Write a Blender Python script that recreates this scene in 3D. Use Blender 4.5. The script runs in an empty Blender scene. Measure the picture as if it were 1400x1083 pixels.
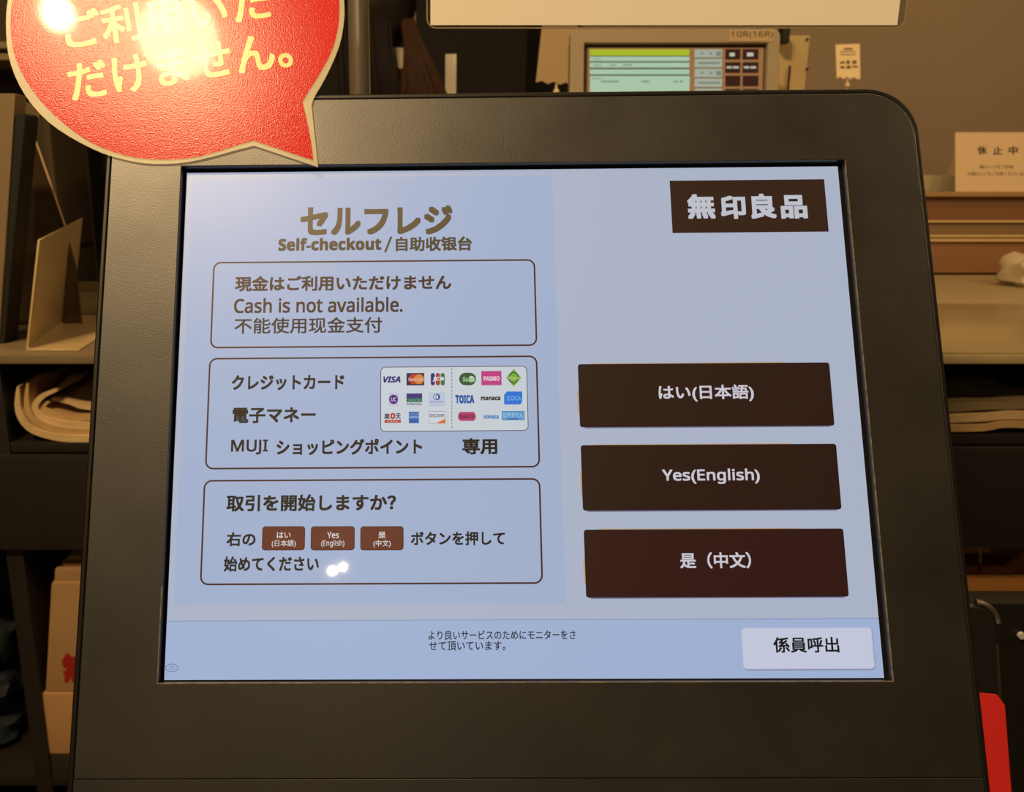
import bpy, bmesh, math, random
from mathutils import Vector, Matrix
random.seed(7)
S = bpy.context.scene
C = bpy.context.collection
PI = math.pi

# ------------------------------------------------------------------ camera, world, lights, exposure
F, CX, CY, W, H = 1150.0, 585.7, 534.5, 1400, 1083
CAM = Vector((0, 0, 1.2))
PITCH = math.radians(14)
cd = bpy.data.cameras.new('camera')
cam = bpy.data.objects.new('camera', cd); C.objects.link(cam)
cam.location = CAM
cam.rotation_euler = (math.radians(90) - PITCH, 0, 0)
cd.sensor_width = 36; cd.sensor_fit = 'HORIZONTAL'
cd.lens = 36 * F / W
cd.shift_x = (W / 2 - CX) / W
cd.shift_y = (CY - H / 2) / W
cd.clip_start = 0.01
cd.dof.use_dof = True; cd.dof.focus_distance = 0.375; cd.dof.aperture_fstop = 20
S.camera = cam

wd = bpy.data.worlds.new('world'); S.world = wd; wd.use_nodes = True
wd.node_tree.nodes['Background'].inputs[0].default_value = (1, .70, .40, 1)
wd.node_tree.nodes['Background'].inputs[1].default_value = 0.045

def lamp(name, kind, loc, power, col=(1, .68, .34), size=.05, target=None, spot=None):
    l = bpy.data.lights.new(name, kind); l.energy = power; l.color = col
    if kind == 'AREA': l.shape = 'DISK'; l.size = size
    else: l.shadow_soft_size = size
    if spot: l.spot_size = spot; l.spot_blend = .6
    o = bpy.data.objects.new(name, l); C.objects.link(o); o.location = loc
    if target is not None:
        o.rotation_euler = (Vector(target) - Vector(loc)).to_track_quat('-Z', 'Y').to_euler()
    return o
# downlights of the shop ceiling: two above the customer, a pair further down the aisle; the fills over the desk and at the right are added
lamp('ceiling_spot_and_fill', 'AREA', (-.98, -.57, 2.86), 18, size=.08, target=(-.2, .4, 1.2))
lamp('ceiling_spot_and_fill', 'AREA', (-.69, -.64, 2.86), 34, size=.20, target=(0, .4, 1.2))
lamp('aisle_spotlight', 'AREA', (-.745, -4.43, 2.86), 6, (1, .80, .5), .032, (0, 0, 1.2))
lamp('aisle_spotlight', 'AREA', (-.67, -4.36, 2.86), 5, (1, .80, .5), .027, (0, 0, 1.2))
lamp('ceiling_spot_and_fill', 'AREA', (2.3, .05, 2.86), 19, size=.14, target=(.9, .8, .8))  # unseen fill, added to brighten the carton and the red card
lamp('counter_fill', 'AREA', (1.25, .9, 2.86), 8.5, size=.25, target=(1.0, 1.5, 1.0))  # unseen fill, added to light the wall behind the desk
lamp('counter_fill', 'AREA', (-.75, .55, 2.86), 7, size=.2, target=(-.7, 1.2, .9))  # fill added for the things on the left worktop

vs = S.view_settings
vs.view_transform = 'Standard'; vs.look = 'None'; vs.gamma = 1; vs.exposure = 0; vs.use_curve_mapping = False
S.display_settings.display_device = 'sRGB'

# ------------------------------------------------------------------ helpers: rays, frames
cr = Vector((1, 0, 0))
cu = Vector((0, math.sin(PITCH), math.cos(PITCH)))
cf = Vector((0, math.cos(PITCH), -math.sin(PITCH)))
def ray(px, py): return cf + cr * ((px - CX) / F) + cu * ((CY - py) / F)
def atY(px, py, Y):
    d = ray(px, py); return CAM + d * (Y / d.y)
def atZ(px, py, z):
    d = ray(px, py); return CAM + d * ((z - CAM.z) / d.z)
class Frame:
    """a real plane in the room: local x right, y up along the plane, z out of it"""
    def __init__(s, M): s.M = M; s.I = M.inverted()
    def loc(s, px, py, z=0.0):
        o = s.I @ CAM; d = s.I.to_3x3() @ ray(px, py)
        p = o + d * ((z - o.z) / d.z); return Vector((p.x, p.y))
def vframe(origin, tilt=0.0, yaw=0.0):
    """plane facing the customer; tilt leans its top away"""
    return Frame(Matrix.Translation(origin) @ Matrix.Rotation(yaw, 4, 'Z') @ Matrix.Rotation(PI / 2 - tilt, 4, 'X'))

# ------------------------------------------------------------------ helpers: materials
def lin(c):
    c = c / 255.0
    return c / 12.92 if c <= .04045 else ((c + .055) / 1.055) ** 2.4
def rgb(r, g, b): return (lin(r), lin(g), lin(b), 1)
MATS = {}
def mat(name, col, rough=.6, spec=.5, metal=0, noise=0.0, nscale=40, bump=0.0, bscale=300, coat=0, crough=.03,
        rvar=0.0, trans=0.0, stretch=None, bdist=.001, ior=1.5):
    if name in MATS: return MATS[name]
    m = bpy.data.materials.new(name); m.use_nodes = True; n = m.node_tree; b = n.nodes['Principled BSDF']
    c = rgb(*col)
    b.inputs['Base Color'].default_value = c
    b.inputs['Roughness'].default_value = rough
    b.inputs['Specular IOR Level'].default_value = spec
    b.inputs['Metallic'].default_value = metal; b.inputs['IOR'].default_value = ior
    b.inputs['Coat Weight'].default_value = coat
    b.inputs['Coat Roughness'].default_value = crough
    tc = n.nodes.new('ShaderNodeTexCoord'); src = tc.outputs['Object']
    if stretch:
        mp = n.nodes.new('ShaderNodeMapping'); mp.inputs['Scale'].default_value = stretch
        n.links.new(src, mp.inputs[0]); src = mp.outputs[0]
    if noise:
        t = n.nodes.new('ShaderNodeTexNoise'); t.inputs['Scale'].default_value = nscale; t.inputs['Detail'].default_value = 5
        n.links.new(src, t.inputs[0])
        r = n.nodes.new('ShaderNodeMapRange'); r.inputs[1].default_value = .3; r.inputs[2].default_value = .7
        r.inputs[3].default_value = 1 - noise; r.inputs[4].default_value = 1 + noise
        n.links.new(t.outputs[0], r.inputs[0])
        mx = n.nodes.new('ShaderNodeVectorMath'); mx.operation = 'SCALE'; mx.inputs[0].default_value = c[:3]
        n.links.new(r.outputs[0], mx.inputs['Scale']); n.links.new(mx.outputs[0], b.inputs['Base Color'])
    if rvar:
        t = n.nodes.new('ShaderNodeTexNoise'); t.inputs['Scale'].default_value = 18; t.inputs['Detail'].default_value = 4
        n.links.new(src, t.inputs[0])
        r = n.nodes.new('ShaderNodeMapRange'); r.inputs[1].default_value = .3; r.inputs[2].default_value = .7
        r.inputs[3].default_value = rough - rvar; r.inputs[4].default_value = rough + rvar
        n.links.new(t.outputs[0], r.inputs[0]); n.links.new(r.outputs[0], b.inputs['Roughness'])
    if bump:
        t = n.nodes.new('ShaderNodeTexNoise'); t.inputs['Scale'].default_value = bscale; t.inputs['Detail'].default_value = 2
        n.links.new(src, t.inputs[0])
        bp = n.nodes.new('ShaderNodeBump'); bp.inputs['Strength'].default_value = bump; bp.inputs['Distance'].default_value = bdist
        n.links.new(t.outputs[0], bp.inputs['Height']); n.links.new(bp.outputs[0], b.inputs['Normal'])
    if trans:
        tr = n.nodes.new('ShaderNodeBsdfTransparent'); mixs = n.nodes.new('ShaderNodeMixShader')
        mixs.inputs[0].default_value = 1 - trans
        n.links.new(tr.outputs[0], mixs.inputs[1]); n.links.new(b.outputs[0], mixs.inputs[2])
        n.links.new(mixs.outputs[0], n.nodes['Material Output'].inputs[0])
    MATS[name] = m; return m
def lcd(col, k=.86, rough=.38, spec=.55):
    """a lit pixel of a liquid crystal display under an anti-glare film"""
    name = 'lcd_%d_%d_%d_%d' % (*col, k * 100)
    if name in MATS: return MATS[name]
    m = bpy.data.materials.new(name); m.use_nodes = True; b = m.node_tree.nodes['Principled BSDF']
    b.inputs['Base Color'].default_value = (.004, .004, .004, 1)
    b.inputs['Roughness'].default_value = rough
    b.inputs['Specular IOR Level'].default_value = spec
    b.inputs['IOR'].default_value = 1.5
    b.inputs['Coat Weight'].default_value = .22; b.inputs['Coat Roughness'].default_value = .03
    b.inputs['Emission Color'].default_value = rgb(*col); b.inputs['Emission Strength'].default_value = k
    MATS[name] = m; return m

# ------------------------------------------------------------------ helpers: objects
def link(name, me, m=None, parent=None, M=None):
    o = bpy.data.objects.new(name, me); C.objects.link(o)
    if m is not None:
        for x in (m if isinstance(m, (list, tuple)) else [m]): me.materials.append(x)
    if parent is not None: o.parent = parent
    if M is not None: o.matrix_local = M
    return o
def tag(o, label=None, cat=None, group=None, kind=None):
    if label: o['label'] = label
    if cat: o['category'] = cat
    if group: o['group'] = group
    if kind: o['kind'] = kind
    return o
def thing(name, loc, label, cat, group=None):
    o = bpy.data.objects.new(name, None); C.objects.link(o); o.location = loc
    o.empty_display_size = .05
    bpy.context.view_layer.update()
    return tag(o, label, cat, group)
def rel(root, M): return Matrix.Translation(-Vector(root.location)) @ M
def smooth(me, ang=40):
    for p in me.polygons: p.use_smooth = True
    me.set_sharp_from_angle(angle=math.radians(ang)) if hasattr(me, 'set_sharp_from_angle') else None
def box_bm(bm, c, s, M=None, bev=0.0):
    t = bmesh.new()
    bmesh.ops.create_cube(t, size=1)
    for v in t.verts: v.co = Vector((v.co.x * s[0] + c[0], v.co.y * s[1] + c[1], v.co.z * s[2] + c[2]))
    if bev: bmesh.ops.bevel(t, geom=t.edges[:], offset=bev, segments=2, affect='EDGES', profile=.7)
    if M is not None: bmesh.ops.transform(t, matrix=M, verts=t.verts[:])
    me = bpy.data.meshes.new('tmp'); t.to_mesh(me); t.free(); bm.from_mesh(me); bpy.data.meshes.remove(me)
def fin(name, bm, m, parent=None, M=None, sm=True):
    me = bpy.data.meshes.new(name); bm.to_mesh(me); bm.free()
    if sm: smooth(me)
    return link(name, me, m, parent, M)
def box(name, c, s, m, parent=None, M=None, bev=.001):
    """box centred on world point c (parent's location is subtracted)"""
    bm = bmesh.new(); cc = Vector(c)
    if parent is not None and M is None: cc = cc - Vector(parent.matrix_world.translation)
    box_bm(bm, cc, s, None, bev); return fin(name, bm, m, parent, M)
def span(name, a, b, m, parent=None, bev=.001):
    a = Vector(a); b = Vector(b)
    return box(name, (a + b) / 2, [abs(x) for x in (b - a)], m, parent, None, bev)
def cyl_bm(bm, a, b, r0, r1=None, seg=24, caps=True):
    a = Vector(a); b = Vector(b); d = b - a
    q = d.to_track_quat('Z', 'Y').to_matrix().to_4x4()
    bmesh.ops.create_cone(bm, cap_ends=caps, segments=seg, radius1=r0, radius2=r0 if r1 is None else r1, depth=d.length,
                          matrix=Matrix.Translation((a + b) / 2) @ q)
def curve_mesh(name, loops, z0, z1, bev=0.0, bres=2):
    """plate cut from closed 2-D loops (first outer, rest holes), between heights z0 and z1"""
    c = bpy.data.curves.new(name, 'CURVE'); c.dimensions = '2D'; c.fill_mode = 'BOTH'
    th = (z1 - z0) / 2
    c.extrude = max(th - bev, 0); c.bevel_depth = bev; c.bevel_resolution = bres
    if bev: c.offset = -bev
    for L in loops:
        s = c.splines.new('POLY'); s.points.add(len(L) - 1)
        for p, q in zip(s.points, L): p.co = (q[0], q[1], 0, 1)
        s.use_cyclic_u = True
    o = bpy.data.objects.new('tmp', c); C.objects.link(o)
    dg = bpy.context.evaluated_depsgraph_get(); dg.update()
    me = bpy.data.meshes.new_from_object(o.evaluated_get(dg))
    bpy.data.objects.remove(o); bpy.data.curves.remove(c)
    for v in me.vertices: v.co.z += (z0 + z1) / 2
    me.name = name; me.materials.clear()
    return me
def rrect(x0, y0, x1, y1, r, n=8, corners=(1, 1, 1, 1)):
    """corners: BL, BR, TR, TL"""
    P = []
    for k, (cx, cy, a) in enumerate(((x0, y0, 180), (x1, y0, 270), (x1, y1, 0), (x0, y1, 90))):
        rr = r * corners[k]
        if rr < 1e-6: P.append((cx, cy)); continue
        ox = cx + rr if k in (0, 3) else cx - rr; oy = cy + rr if k in (0, 1) else cy - rr
        for i in range(n + 1):
            t = math.radians(a + 90 * i / n); P.append((ox + rr * math.cos(t), oy + rr * math.sin(t)))
    return P
def flat_bm(bm, L, z, mi=0):
    vs_ = [bm.verts.new((p[0], p[1], z)) for p in L]
    f = bm.faces.new(vs_); f.material_index = mi
    if f.normal.z < 0: f.normal_flip()
    f.normal_update()
    if f.normal.z < 0: f.normal_flip()
    return f
def ring_bm(bm, L, w, z, mi=0):
    """outline of width w drawn inside the loop L"""
    n = len(L); c = Vector((sum(p[0] for p in L) / n, sum(p[1] for p in L) / n))
    inner = []
    for i in range(n):
        a = Vector(L[i - 1]); b = Vector(L[i]); d = Vector(L[(i + 1) % n])
        t = (d - a).normalized(); nn = Vector((-t.y, t.x)); inner.append(b + nn * w)
    o = [bm.verts.new((p[0], p[1], z)) for p in L]; q = [bm.verts.new((p[0], p[1], z)) for p in inner]
    for i in range(n):
        f = bm.faces.new((o[i], o[(i + 1) % n], q[(i + 1) % n], q[i])); f.material_index = mi
        f.normal_update()
        if f.normal.z < 0: f.normal_flip()
TCACHE = {}
def grotesque(s, bold):
    """plain Latin letters in a Helvetica-like cut"""
    out = ''
    for ch in s:
        if 'A' <= ch <= 'Z': ch = chr((0x1D5D4 if bold > .025 else 0x1D5A0) + ord(ch) - 65)
        elif 'a' <= ch <= 'z': ch = chr((0x1D5EE if bold > .025 else 0x1D5BA) + ord(ch) - 97)
        elif '0' <= ch <= '9': ch = chr((0x1D7EC if bold > .025 else 0x1D7E2) + ord(ch) - 48)
        out += ch
    return out
def text_mesh(s, bold=0.0, italic=0.0):
    key = (s, italic)
    if key not in TCACHE:
        c = bpy.data.curves.new('t', 'FONT'); c.body = grotesque(s, bold); c.shear = italic; c.resolution_u = 3
        o = bpy.data.objects.new('t', c); C.objects.link(o)
        dg = bpy.context.evaluated_depsgraph_get(); dg.update()
        me = bpy.data.meshes.new_from_object(o.evaluated_get(dg))
        bpy.data.objects.remove(o); bpy.data.curves.remove(c)
        xs = [v.co.x for v in me.vertices]; ys = [v.co.y for v in me.vertices]
        TCACHE[key] = (me, min(xs), max(xs), min(ys), max(ys))
    return TCACHE[key]
def text_to_bm(bm, s, bl, ux, uy, z, mi=0, bold=0.0, italic=0.0):
    me, x0, x1, y0, y1 = text_mesh(s, bold, italic)
    t = bmesh.new()
    B = bold; offs = [(0, 0)]
    if B > 0:      # heavier strokes: the glyphs laid down again, shifted a little in eight directions
        offs = [(i * B, j * B) for i in (-.9, 0, .9) for j in (-.9, 0, .9) if i or j]
        if B > .03: offs += [(x * .5, y * .5) for x, y in offs]
    for kk, (ox, oy) in enumerate(offs):
        n0 = len(t.verts); t.from_mesh(me); t.verts.ensure_lookup_table()
        for v in t.verts[n0:]:
            v.co.x += ox; v.co.y += oy; v.co.z = kk * 3e-6
    x0 -= B; x1 += B; y0 -= B; y1 += B
    for v in t.verts:
        p = bl + ux * ((v.co.x - x0) / (x1 - x0)) + uy * ((v.co.y - y0) / (y1 - y0)); v.co = (p.x, p.y, z + v.co.z)
    t.normal_update()
    for f in t.faces:
        f.material_index = mi; f.smooth = False
        if f.normal.z < 0: f.normal_flip()
    m2 = bpy.data.meshes.new('x'); t.to_mesh(m2); t.free(); n0 = len(bm.faces); bm.from_mesh(m2); bpy.data.meshes.remove(m2)
    bm.faces.ensure_lookup_table()
    for f in bm.faces[n0:]: f.material_index = mi
def px_text(fr, s, x0, y0, x1, y1, z, bm, mi=0, bold=0.0, italic=0.0):
    xc = (x0 + x1) / 2; yc = (y0 + y1) / 2
    a = fr.loc(x0, yc, z); b = fr.loc(x1, yc, z); lo = fr.loc(xc, y1, z); hi = fr.loc(xc, y0, z)
    text_to_bm(bm, s, Vector((a.x, lo.y)), Vector((b.x - a.x, 0)), Vector((0, hi.y - lo.y)), z, mi, bold, italic)
def px_rect(fr, x0, y0, x1, y1, z, r=0.0):
    xc = (x0 + x1) / 2; yc = (y0 + y1) / 2
    return rrect(fr.loc(x0, yc, z).x, fr.loc(xc, y1, z).y, fr.loc(x1, yc, z).x, fr.loc(xc, y0, z).y, r, 6)
def q_rect(fr, tl, tr, br, bl, z, r=0.0):
    """rectangle on the plane from four seen corners"""
    a, b, c, d = (fr.loc(*p, z) for p in (tl, tr, br, bl))
    return rrect((a.x + d.x) / 2, (c.y + d.y) / 2, (b.x + c.x) / 2, (a.y + b.y) / 2, r, 6)

# ------------------------------------------------------------------ the setting
M_floor = mat('floor_vinyl', (92, 76, 56), .5, noise=.15, nscale=6)
M_wall = mat('taupe_wall', (130, 112, 90), .8, noise=.04, nscale=3, bump=.15, bscale=220)
M_darkwall = mat('dark_wall', (34, 27, 22), .75, noise=.1)
M_ceil = mat('ceiling_paint', (60, 56, 50), .9)
M_trim = mat('trim_metal', (150, 140, 120), .4, metal=.3)
def struct(name, a, b, m, bev=.0):
    o = span(name, a, b, m, None, bev); o['kind'] = 'structure'; return o
struct('floor', (-2.6, -5.5, -.05), (2.6, 3.3, 0), M_floor)
struct('wall_back', (-2.6, 3.2, 0), (.35, 3.3, 3.0), M_darkwall)
struct('wall_right', (.35, 2.05, 0), (2.6, 2.15, 3.0), M_wall)
struct('wall_side', (.35, 2.15, 0), (.45, 3.2, 3.0), M_darkwall)
struct('wall_left', (-2.6, -5.5, 0), (-2.5, 3.2, 3.0), M_darkwall)
struct('ceiling', (-2.6, -5.5, 3.0), (2.6, 3.3, 3.05), M_ceil)

# ------------------------------------------------------------------ self-checkout kiosk
Rk = Matrix(((0.999904, -0.004944, -0.012935), (-0.009887, 0.399134, -0.916839), (0.009696, 0.916879, 0.399047)))
Kp = Vector((0.03918734, 0.36172691, 1.10035127))
KM = Matrix.Translation(Kp) @ Rk.to_4x4()
K = Frame(KM)
kiosk = thing('self_checkout_kiosk', (Kp.x, .44, 0), 'large dark grey self-checkout terminal with a lit blue touch screen, filling the foreground', 'kiosk')
M_face = mat('textured_black_plastic', (21, 20, 17), .43, spec=.85, ior=1.55, bump=.8, bscale=1700, bdist=.00006, rvar=.05)
M_shell = mat('shell_black_plastic', (16, 14, 12), .42, spec=.35)
M_frame = mat('lcd_black_frame', (10, 9, 8), .7, spec=.2)
M_post = mat('black_steel', (22, 20, 18), .45, metal=.4)
MK = rel(kiosk, KM)
# front panel with the rectangular opening, its edges eased so that they catch the light
fp = curve_mesh('front_panel', [rrect(-.1868, -.1530, .1868, .1488, .0205, 14, (0, 0, 1, 1)),
                                [(-.1537, -.1150), (-.1537, .1159), (.1538, .1159), (.1538, -.1150)]], -.0012, .004, .0004)
smooth(fp); link('front_panel', fp, M_face, kiosk, MK)
lp = curve_mesh('lower_panel', [rrect(-.1868, -.248, .1868, -.1532, .012, 8, (1, 1, 0, 0))], -.0012, .0038, .00015)
smooth(lp); link('lower_panel', lp, M_face, kiosk, MK)
sh = curve_mesh('outer_shell', [rrect(-.1896, -.251, .1896, .1516, .0225, 16)], -.042, -.0014, .003, 4)
smooth(sh); link('outer_shell', sh, M_shell, kiosk, MK)
lip = curve_mesh('edge_lip', [rrect(-.1896, -.251, .1896, .1516, .0225, 16), rrect(-.1871, -.2483, .1871, .1491, .0207, 16)], -.0016, .0034, .0007)
smooth(lip); link('edge_lip', lip, M_shell, kiosk, MK)
rg = curve_mesh('top_ridge', [[(-.0335, .1500), (.118, .1500), (.112, .1524), (-.029, .1524)]], -.030, -.012, .0004)
smooth(rg); link('top_ridge', rg, M_shell, kiosk, MK)
bm = bmesh.new(); cyl_bm(bm, (-.17, -.17, -.042), (-.17, -.17, -.0421), .002)
bm.free()
col = span('support_column', (Kp.x - .06, .375, .012), (Kp.x + .06, .455, .98), M_post, kiosk, .006)
neck = box('mounting_bracket', (0, 0, -.055), (.12, .14, .03), M_post, kiosk, MK @ Matrix.Translation((0, -.02, 0)), .004)
span('base_plate', (Kp.x - .17, .20, 0), (Kp.x + .17, .47, .012), M_post, kiosk, .004)

# painted glint along the edge of the opening: right side, bottom and the lower left
M_glint = mat('edge_glint', (120, 106, 80), .35, noise=.5, nscale=300)
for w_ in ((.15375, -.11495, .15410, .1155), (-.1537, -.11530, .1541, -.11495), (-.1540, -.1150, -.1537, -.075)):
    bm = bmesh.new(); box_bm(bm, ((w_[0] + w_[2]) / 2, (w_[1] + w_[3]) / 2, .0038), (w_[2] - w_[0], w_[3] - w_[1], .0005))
    fin('edge_glint', bm, M_glint, kiosk, MK, False)
# the display
SC = lcd((182, 198, 216)); 
disp = thing_ = None
bm = bmesh.new(); flat_bm(bm, rrect(-.1560, -.1175, .1560, .1180, 0), -.0005, 0)
bezel = fin('display_bezel', bm, M_frame, kiosk, MK, False)
bm = bmesh.new(); flat_bm(bm, rrect(-.1522, -.1144, .1522, .1144, 0), 0, 0)
disp = fin('display_screen', bm, lcd((181, 190, 212)), kiosk, MK, False); disp['label'] = 'lit pale blue touch display'
Z1, Z2, Z3, Z4 = .00008, .00016, .00024, .00032
def sub(name, bm, mats, label=None):
    o = fin(name, bm, mats, disp, Matrix.Identity(4), False)
    if label: o['label'] = label
    return o
def stext(s, x0, y0, x1, y1, col=(32, 26, 20), bold=.02, z=Z3, name='text_line', italic=0.0):
    bm = bmesh.new(); px_text(K, s, x0, y0, x1, y1, z, bm, 0, bold, italic); return sub(name, bm, lcd(col))
BR = (72, 34, 26)      # brown of the outlines
# tinted left area and footer band
bm = bmesh.new(); flat_bm(bm, q_rect(K, (259, 245), (757, 240), (771.5, 825), (242, 827), Z1), Z1)
sub('tinted_panel', bm, lcd((170, 186, 218)), 'slightly darker blue area behind the text boxes')
fl = K.loc(700, 848, Z1).y
bm = bmesh.new(); flat_bm(bm, rrect(-.1521, -.1143, .1521, fl, 0), Z1)
sub('footer_band', bm, lcd((168, 188, 224)), 'bluer band along the bottom of the display')
bm = bmesh.new(); flat_bm(bm, rrect(-.1521, fl, .1521, fl + .0003, 0), Z2)
sub('footer_rule', bm, lcd((135, 155, 190)))
# title, the reflected haze mixed into its letter colours
stext('セルフレジ', 410.5, 281.5, 619, 321.5, (88, 74, 48), .045)
stext('Self-checkout', 380.5, 325, 521.5, 342.6, (74, 62, 42), .03)
stext('/', 525, 323.5, 536.5, 345, (74, 62, 42), .0)
stext('自助收银台', 541, 323.5, 645.3, 343.2, (74, 62, 42), .034)
# three outlined boxes
def outline(tl, tr, br, bl, r=.0036, w=.00075):
    bm = bmesh.new(); ring_bm(bm, q_rect(K, tl, tr, br, bl, Z2, r), w, Z2); return sub('outline_box', bm, lcd(BR))
outline((291.5, 357.5), (732.5, 355), (733.8, 473), (287, 476.5))
outline((285.5, 489.5), (735.2, 486), (738, 638.8), (280.5, 642.5))
outline((278.6, 656.4), (739, 653.6), (742.2, 797.8), (273.2, 801))
stext('現金はご利用いただけません', 321.5, 376.5, 617, 397.5, (62, 36, 24), .032)
stext('Cash is not available.', 320, 406.8, 550.5, 427.5, (62, 36, 24), .022)
stext('不能使用现金支付', 320.5, 434, 522.5, 455.8, (50, 30, 22), .014)
DK = (26, 22, 18)
stext('クレジットカード', 317, 512.5, 470.7, 533.5, DK, .034)
stext('電子マネー', 317.8, 557, 431.6, 578.5, DK, .032)
stext('MUJI', 315.8, 601.2, 366.4, 621.6, DK, .024)
stext('ショッピングポイント', 378, 600, 577.3, 622, DK, .034)
stext('専用', 631.8, 599, 680, 621.4, DK, .036)
stext('取引を開始しますか？', 309.6, 676, 541.5, 699, DK, .034)
stext('右の', 309.6, 727.6, 349.5, 747, DK, .03)
stext('ボタンを押して', 561.6, 726.5, 690.4, 745.8, DK, .03)
stext('始めてください', 306, 760.5, 436, 781.5, DK, .032)
for x0, x1, a, b, ta, tb in ((358.3, 417, 'はい', '(日本語)', (378.5, 397.5), (371.5, 404.5)),
                             (424.9, 485, 'Yes', '(English)', (447.4, 463.4), (439.2, 470.8)),
                             (492.6, 551.8, '是', '(中文)', (517, 527.4), (510.4, 534.2))):
    bm = bmesh.new(); flat_bm(bm, px_rect(K, x0, 719.6, x1, 752.5, Z2, .0014), Z2)
    ring_bm(bm, px_rect(K, x0, 719.6, x1, 752.5, Z2 + .00003, .0014), .0003, Z2 + .00003, 1)
    sub('button_picture', bm, [lcd((104, 46, 30)), lcd((70, 30, 20))])
    bm = bmesh.new()
    px_text(K, a, ta[0], 727.2, ta[1], 736, Z3, bm, 0, .012); px_text(K, b, tb[0], 738.3, tb[1], 748.6, Z3, bm, 0, .006)
    sub('button_text', bm, lcd((232, 226, 228)))
stext('より良いサービスのためにモニターをさ', 585.8, 861.6, 787, 874.8, (18, 22, 36), .012)
stext('せて頂いています。', 586.6, 876.8, 691, 889.6, (18, 22, 36), .012)
# header plate
bm = bmesh.new(); flat_bm(bm, q_rect(K, (915.8, 247.2), (1127.2, 245), (1132.5, 316.4), (919.2, 319), Z2), Z2)
sub('header_plate', bm, lcd((50, 25, 17)), 'dark brown plate with four large white characters')
for ch_, x0_, x1_, y0_, y1_ in (('無', 939.6, 977.9, 265.2, 299.4), ('印', 985, 1019.6, 267.5, 299.4), ('良', 1026, 1061.2, 264.6, 299.2), ('品', 1067, 1103.6, 266.6, 299)):
    stext(ch_, x0_, y0_, x1_, y1_, (200, 204, 214), .045, name='header_character')
# answer buttons
for tl, tr, br, bl, s, tx, bc in (((790, 497.9), (1134.3, 495.7), (1140.3, 582.6), (792.9, 583.8), 'はい(日本語)', (900.4, 526, 1030.6, 549), (42, 18, 12)),
                                  ((794, 608.6), (1143.3, 607), (1150.4, 697.2), (796.8, 697.8), 'Yes(English)', (905.4, 640.8, 1038.8, 661.8), (40, 18, 13)),
                                  ((798, 724), (1153, 723), (1160.4, 816.3), (801.4, 816.8), '是（中文）', (929.6, 755, 1026.8, 777.4), (48, 16, 15))):
    L = q_rect(K, tl, tr, br, bl, Z2, .0012)
    bm = bmesh.new(); flat_bm(bm, L, Z2)
    ring_bm(bm, [(x + .0, y) for x, y in q_rect(K, tl, tr, br, bl, Z2 + .00004, .0012)], .0004, Z2 + .00004, 1)
    x0 = min(p[0] for p in L); y1 = max(p[1] for p in L); x1 = max(p[0] for p in L); y0 = min(p[1] for p in L)
    flat_bm(bm, rrect(x0 - .0007, y0 + .006, x0, y1 - .012, 0), Z2, 2)
    flat_bm(bm, rrect(x0 + .006, y1, x1 - .02, y1 + .0004, 0), Z2, 2)
    flat_bm(bm, rrect(x0 + .002, y0 - .0005, x1 - .002, y0, 0), Z2, 3)
    sub('screen_button', bm, [lcd(bc), lcd((34, 14, 12)), lcd((196, 168, 140)), lcd((118, 116, 150))])
    bm = bmesh.new(); px_text(K, s, *tx, Z3, bm, 0, .024); sub('button_text', bm, lcd((214, 210, 222)))
# call button
bm = bmesh.new(); L = px_rect(K, 1014.5, 858, 1194, 915, Z2, .0018)
flat_bm(bm, [(x + .0003, y - .0005) for x, y in L], Z1 + .00004, 1); flat_bm(bm, L, Z2)
ring_bm(bm, px_rect(K, 1014.5, 858, 1194, 915, Z2 + .00004, .0018), .0003, Z2 + .00004, 2)
sub('call_button', bm, [lcd((206, 212, 234)), lcd((148, 150, 180)), lcd((190, 196, 222))], 'pale raised call button')
stext('係員呼出', 1057.3, 871, 1147.2, 892.6, (14, 14, 18), .022)
# small oval emblem
bm = bmesh.new(); o_ = K.loc(235, 913.3, Z2)
E_ = [(o_.x + .0027 * math.cos(2 * PI * i / 28), o_.y + .0017 * math.sin(2 * PI * i / 28)) for i in range(28)]
ring_bm(bm, E_, .0002, Z2)
for dx in (-.0011, .0001):
    ring_bm(bm, rrect(o_.x + dx, o_.y - .0006, o_.x + dx + .001, o_.y + .0007, 0), .00014, Z2)
sub('oval_emblem', bm, lcd((70, 84, 140)))
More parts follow.
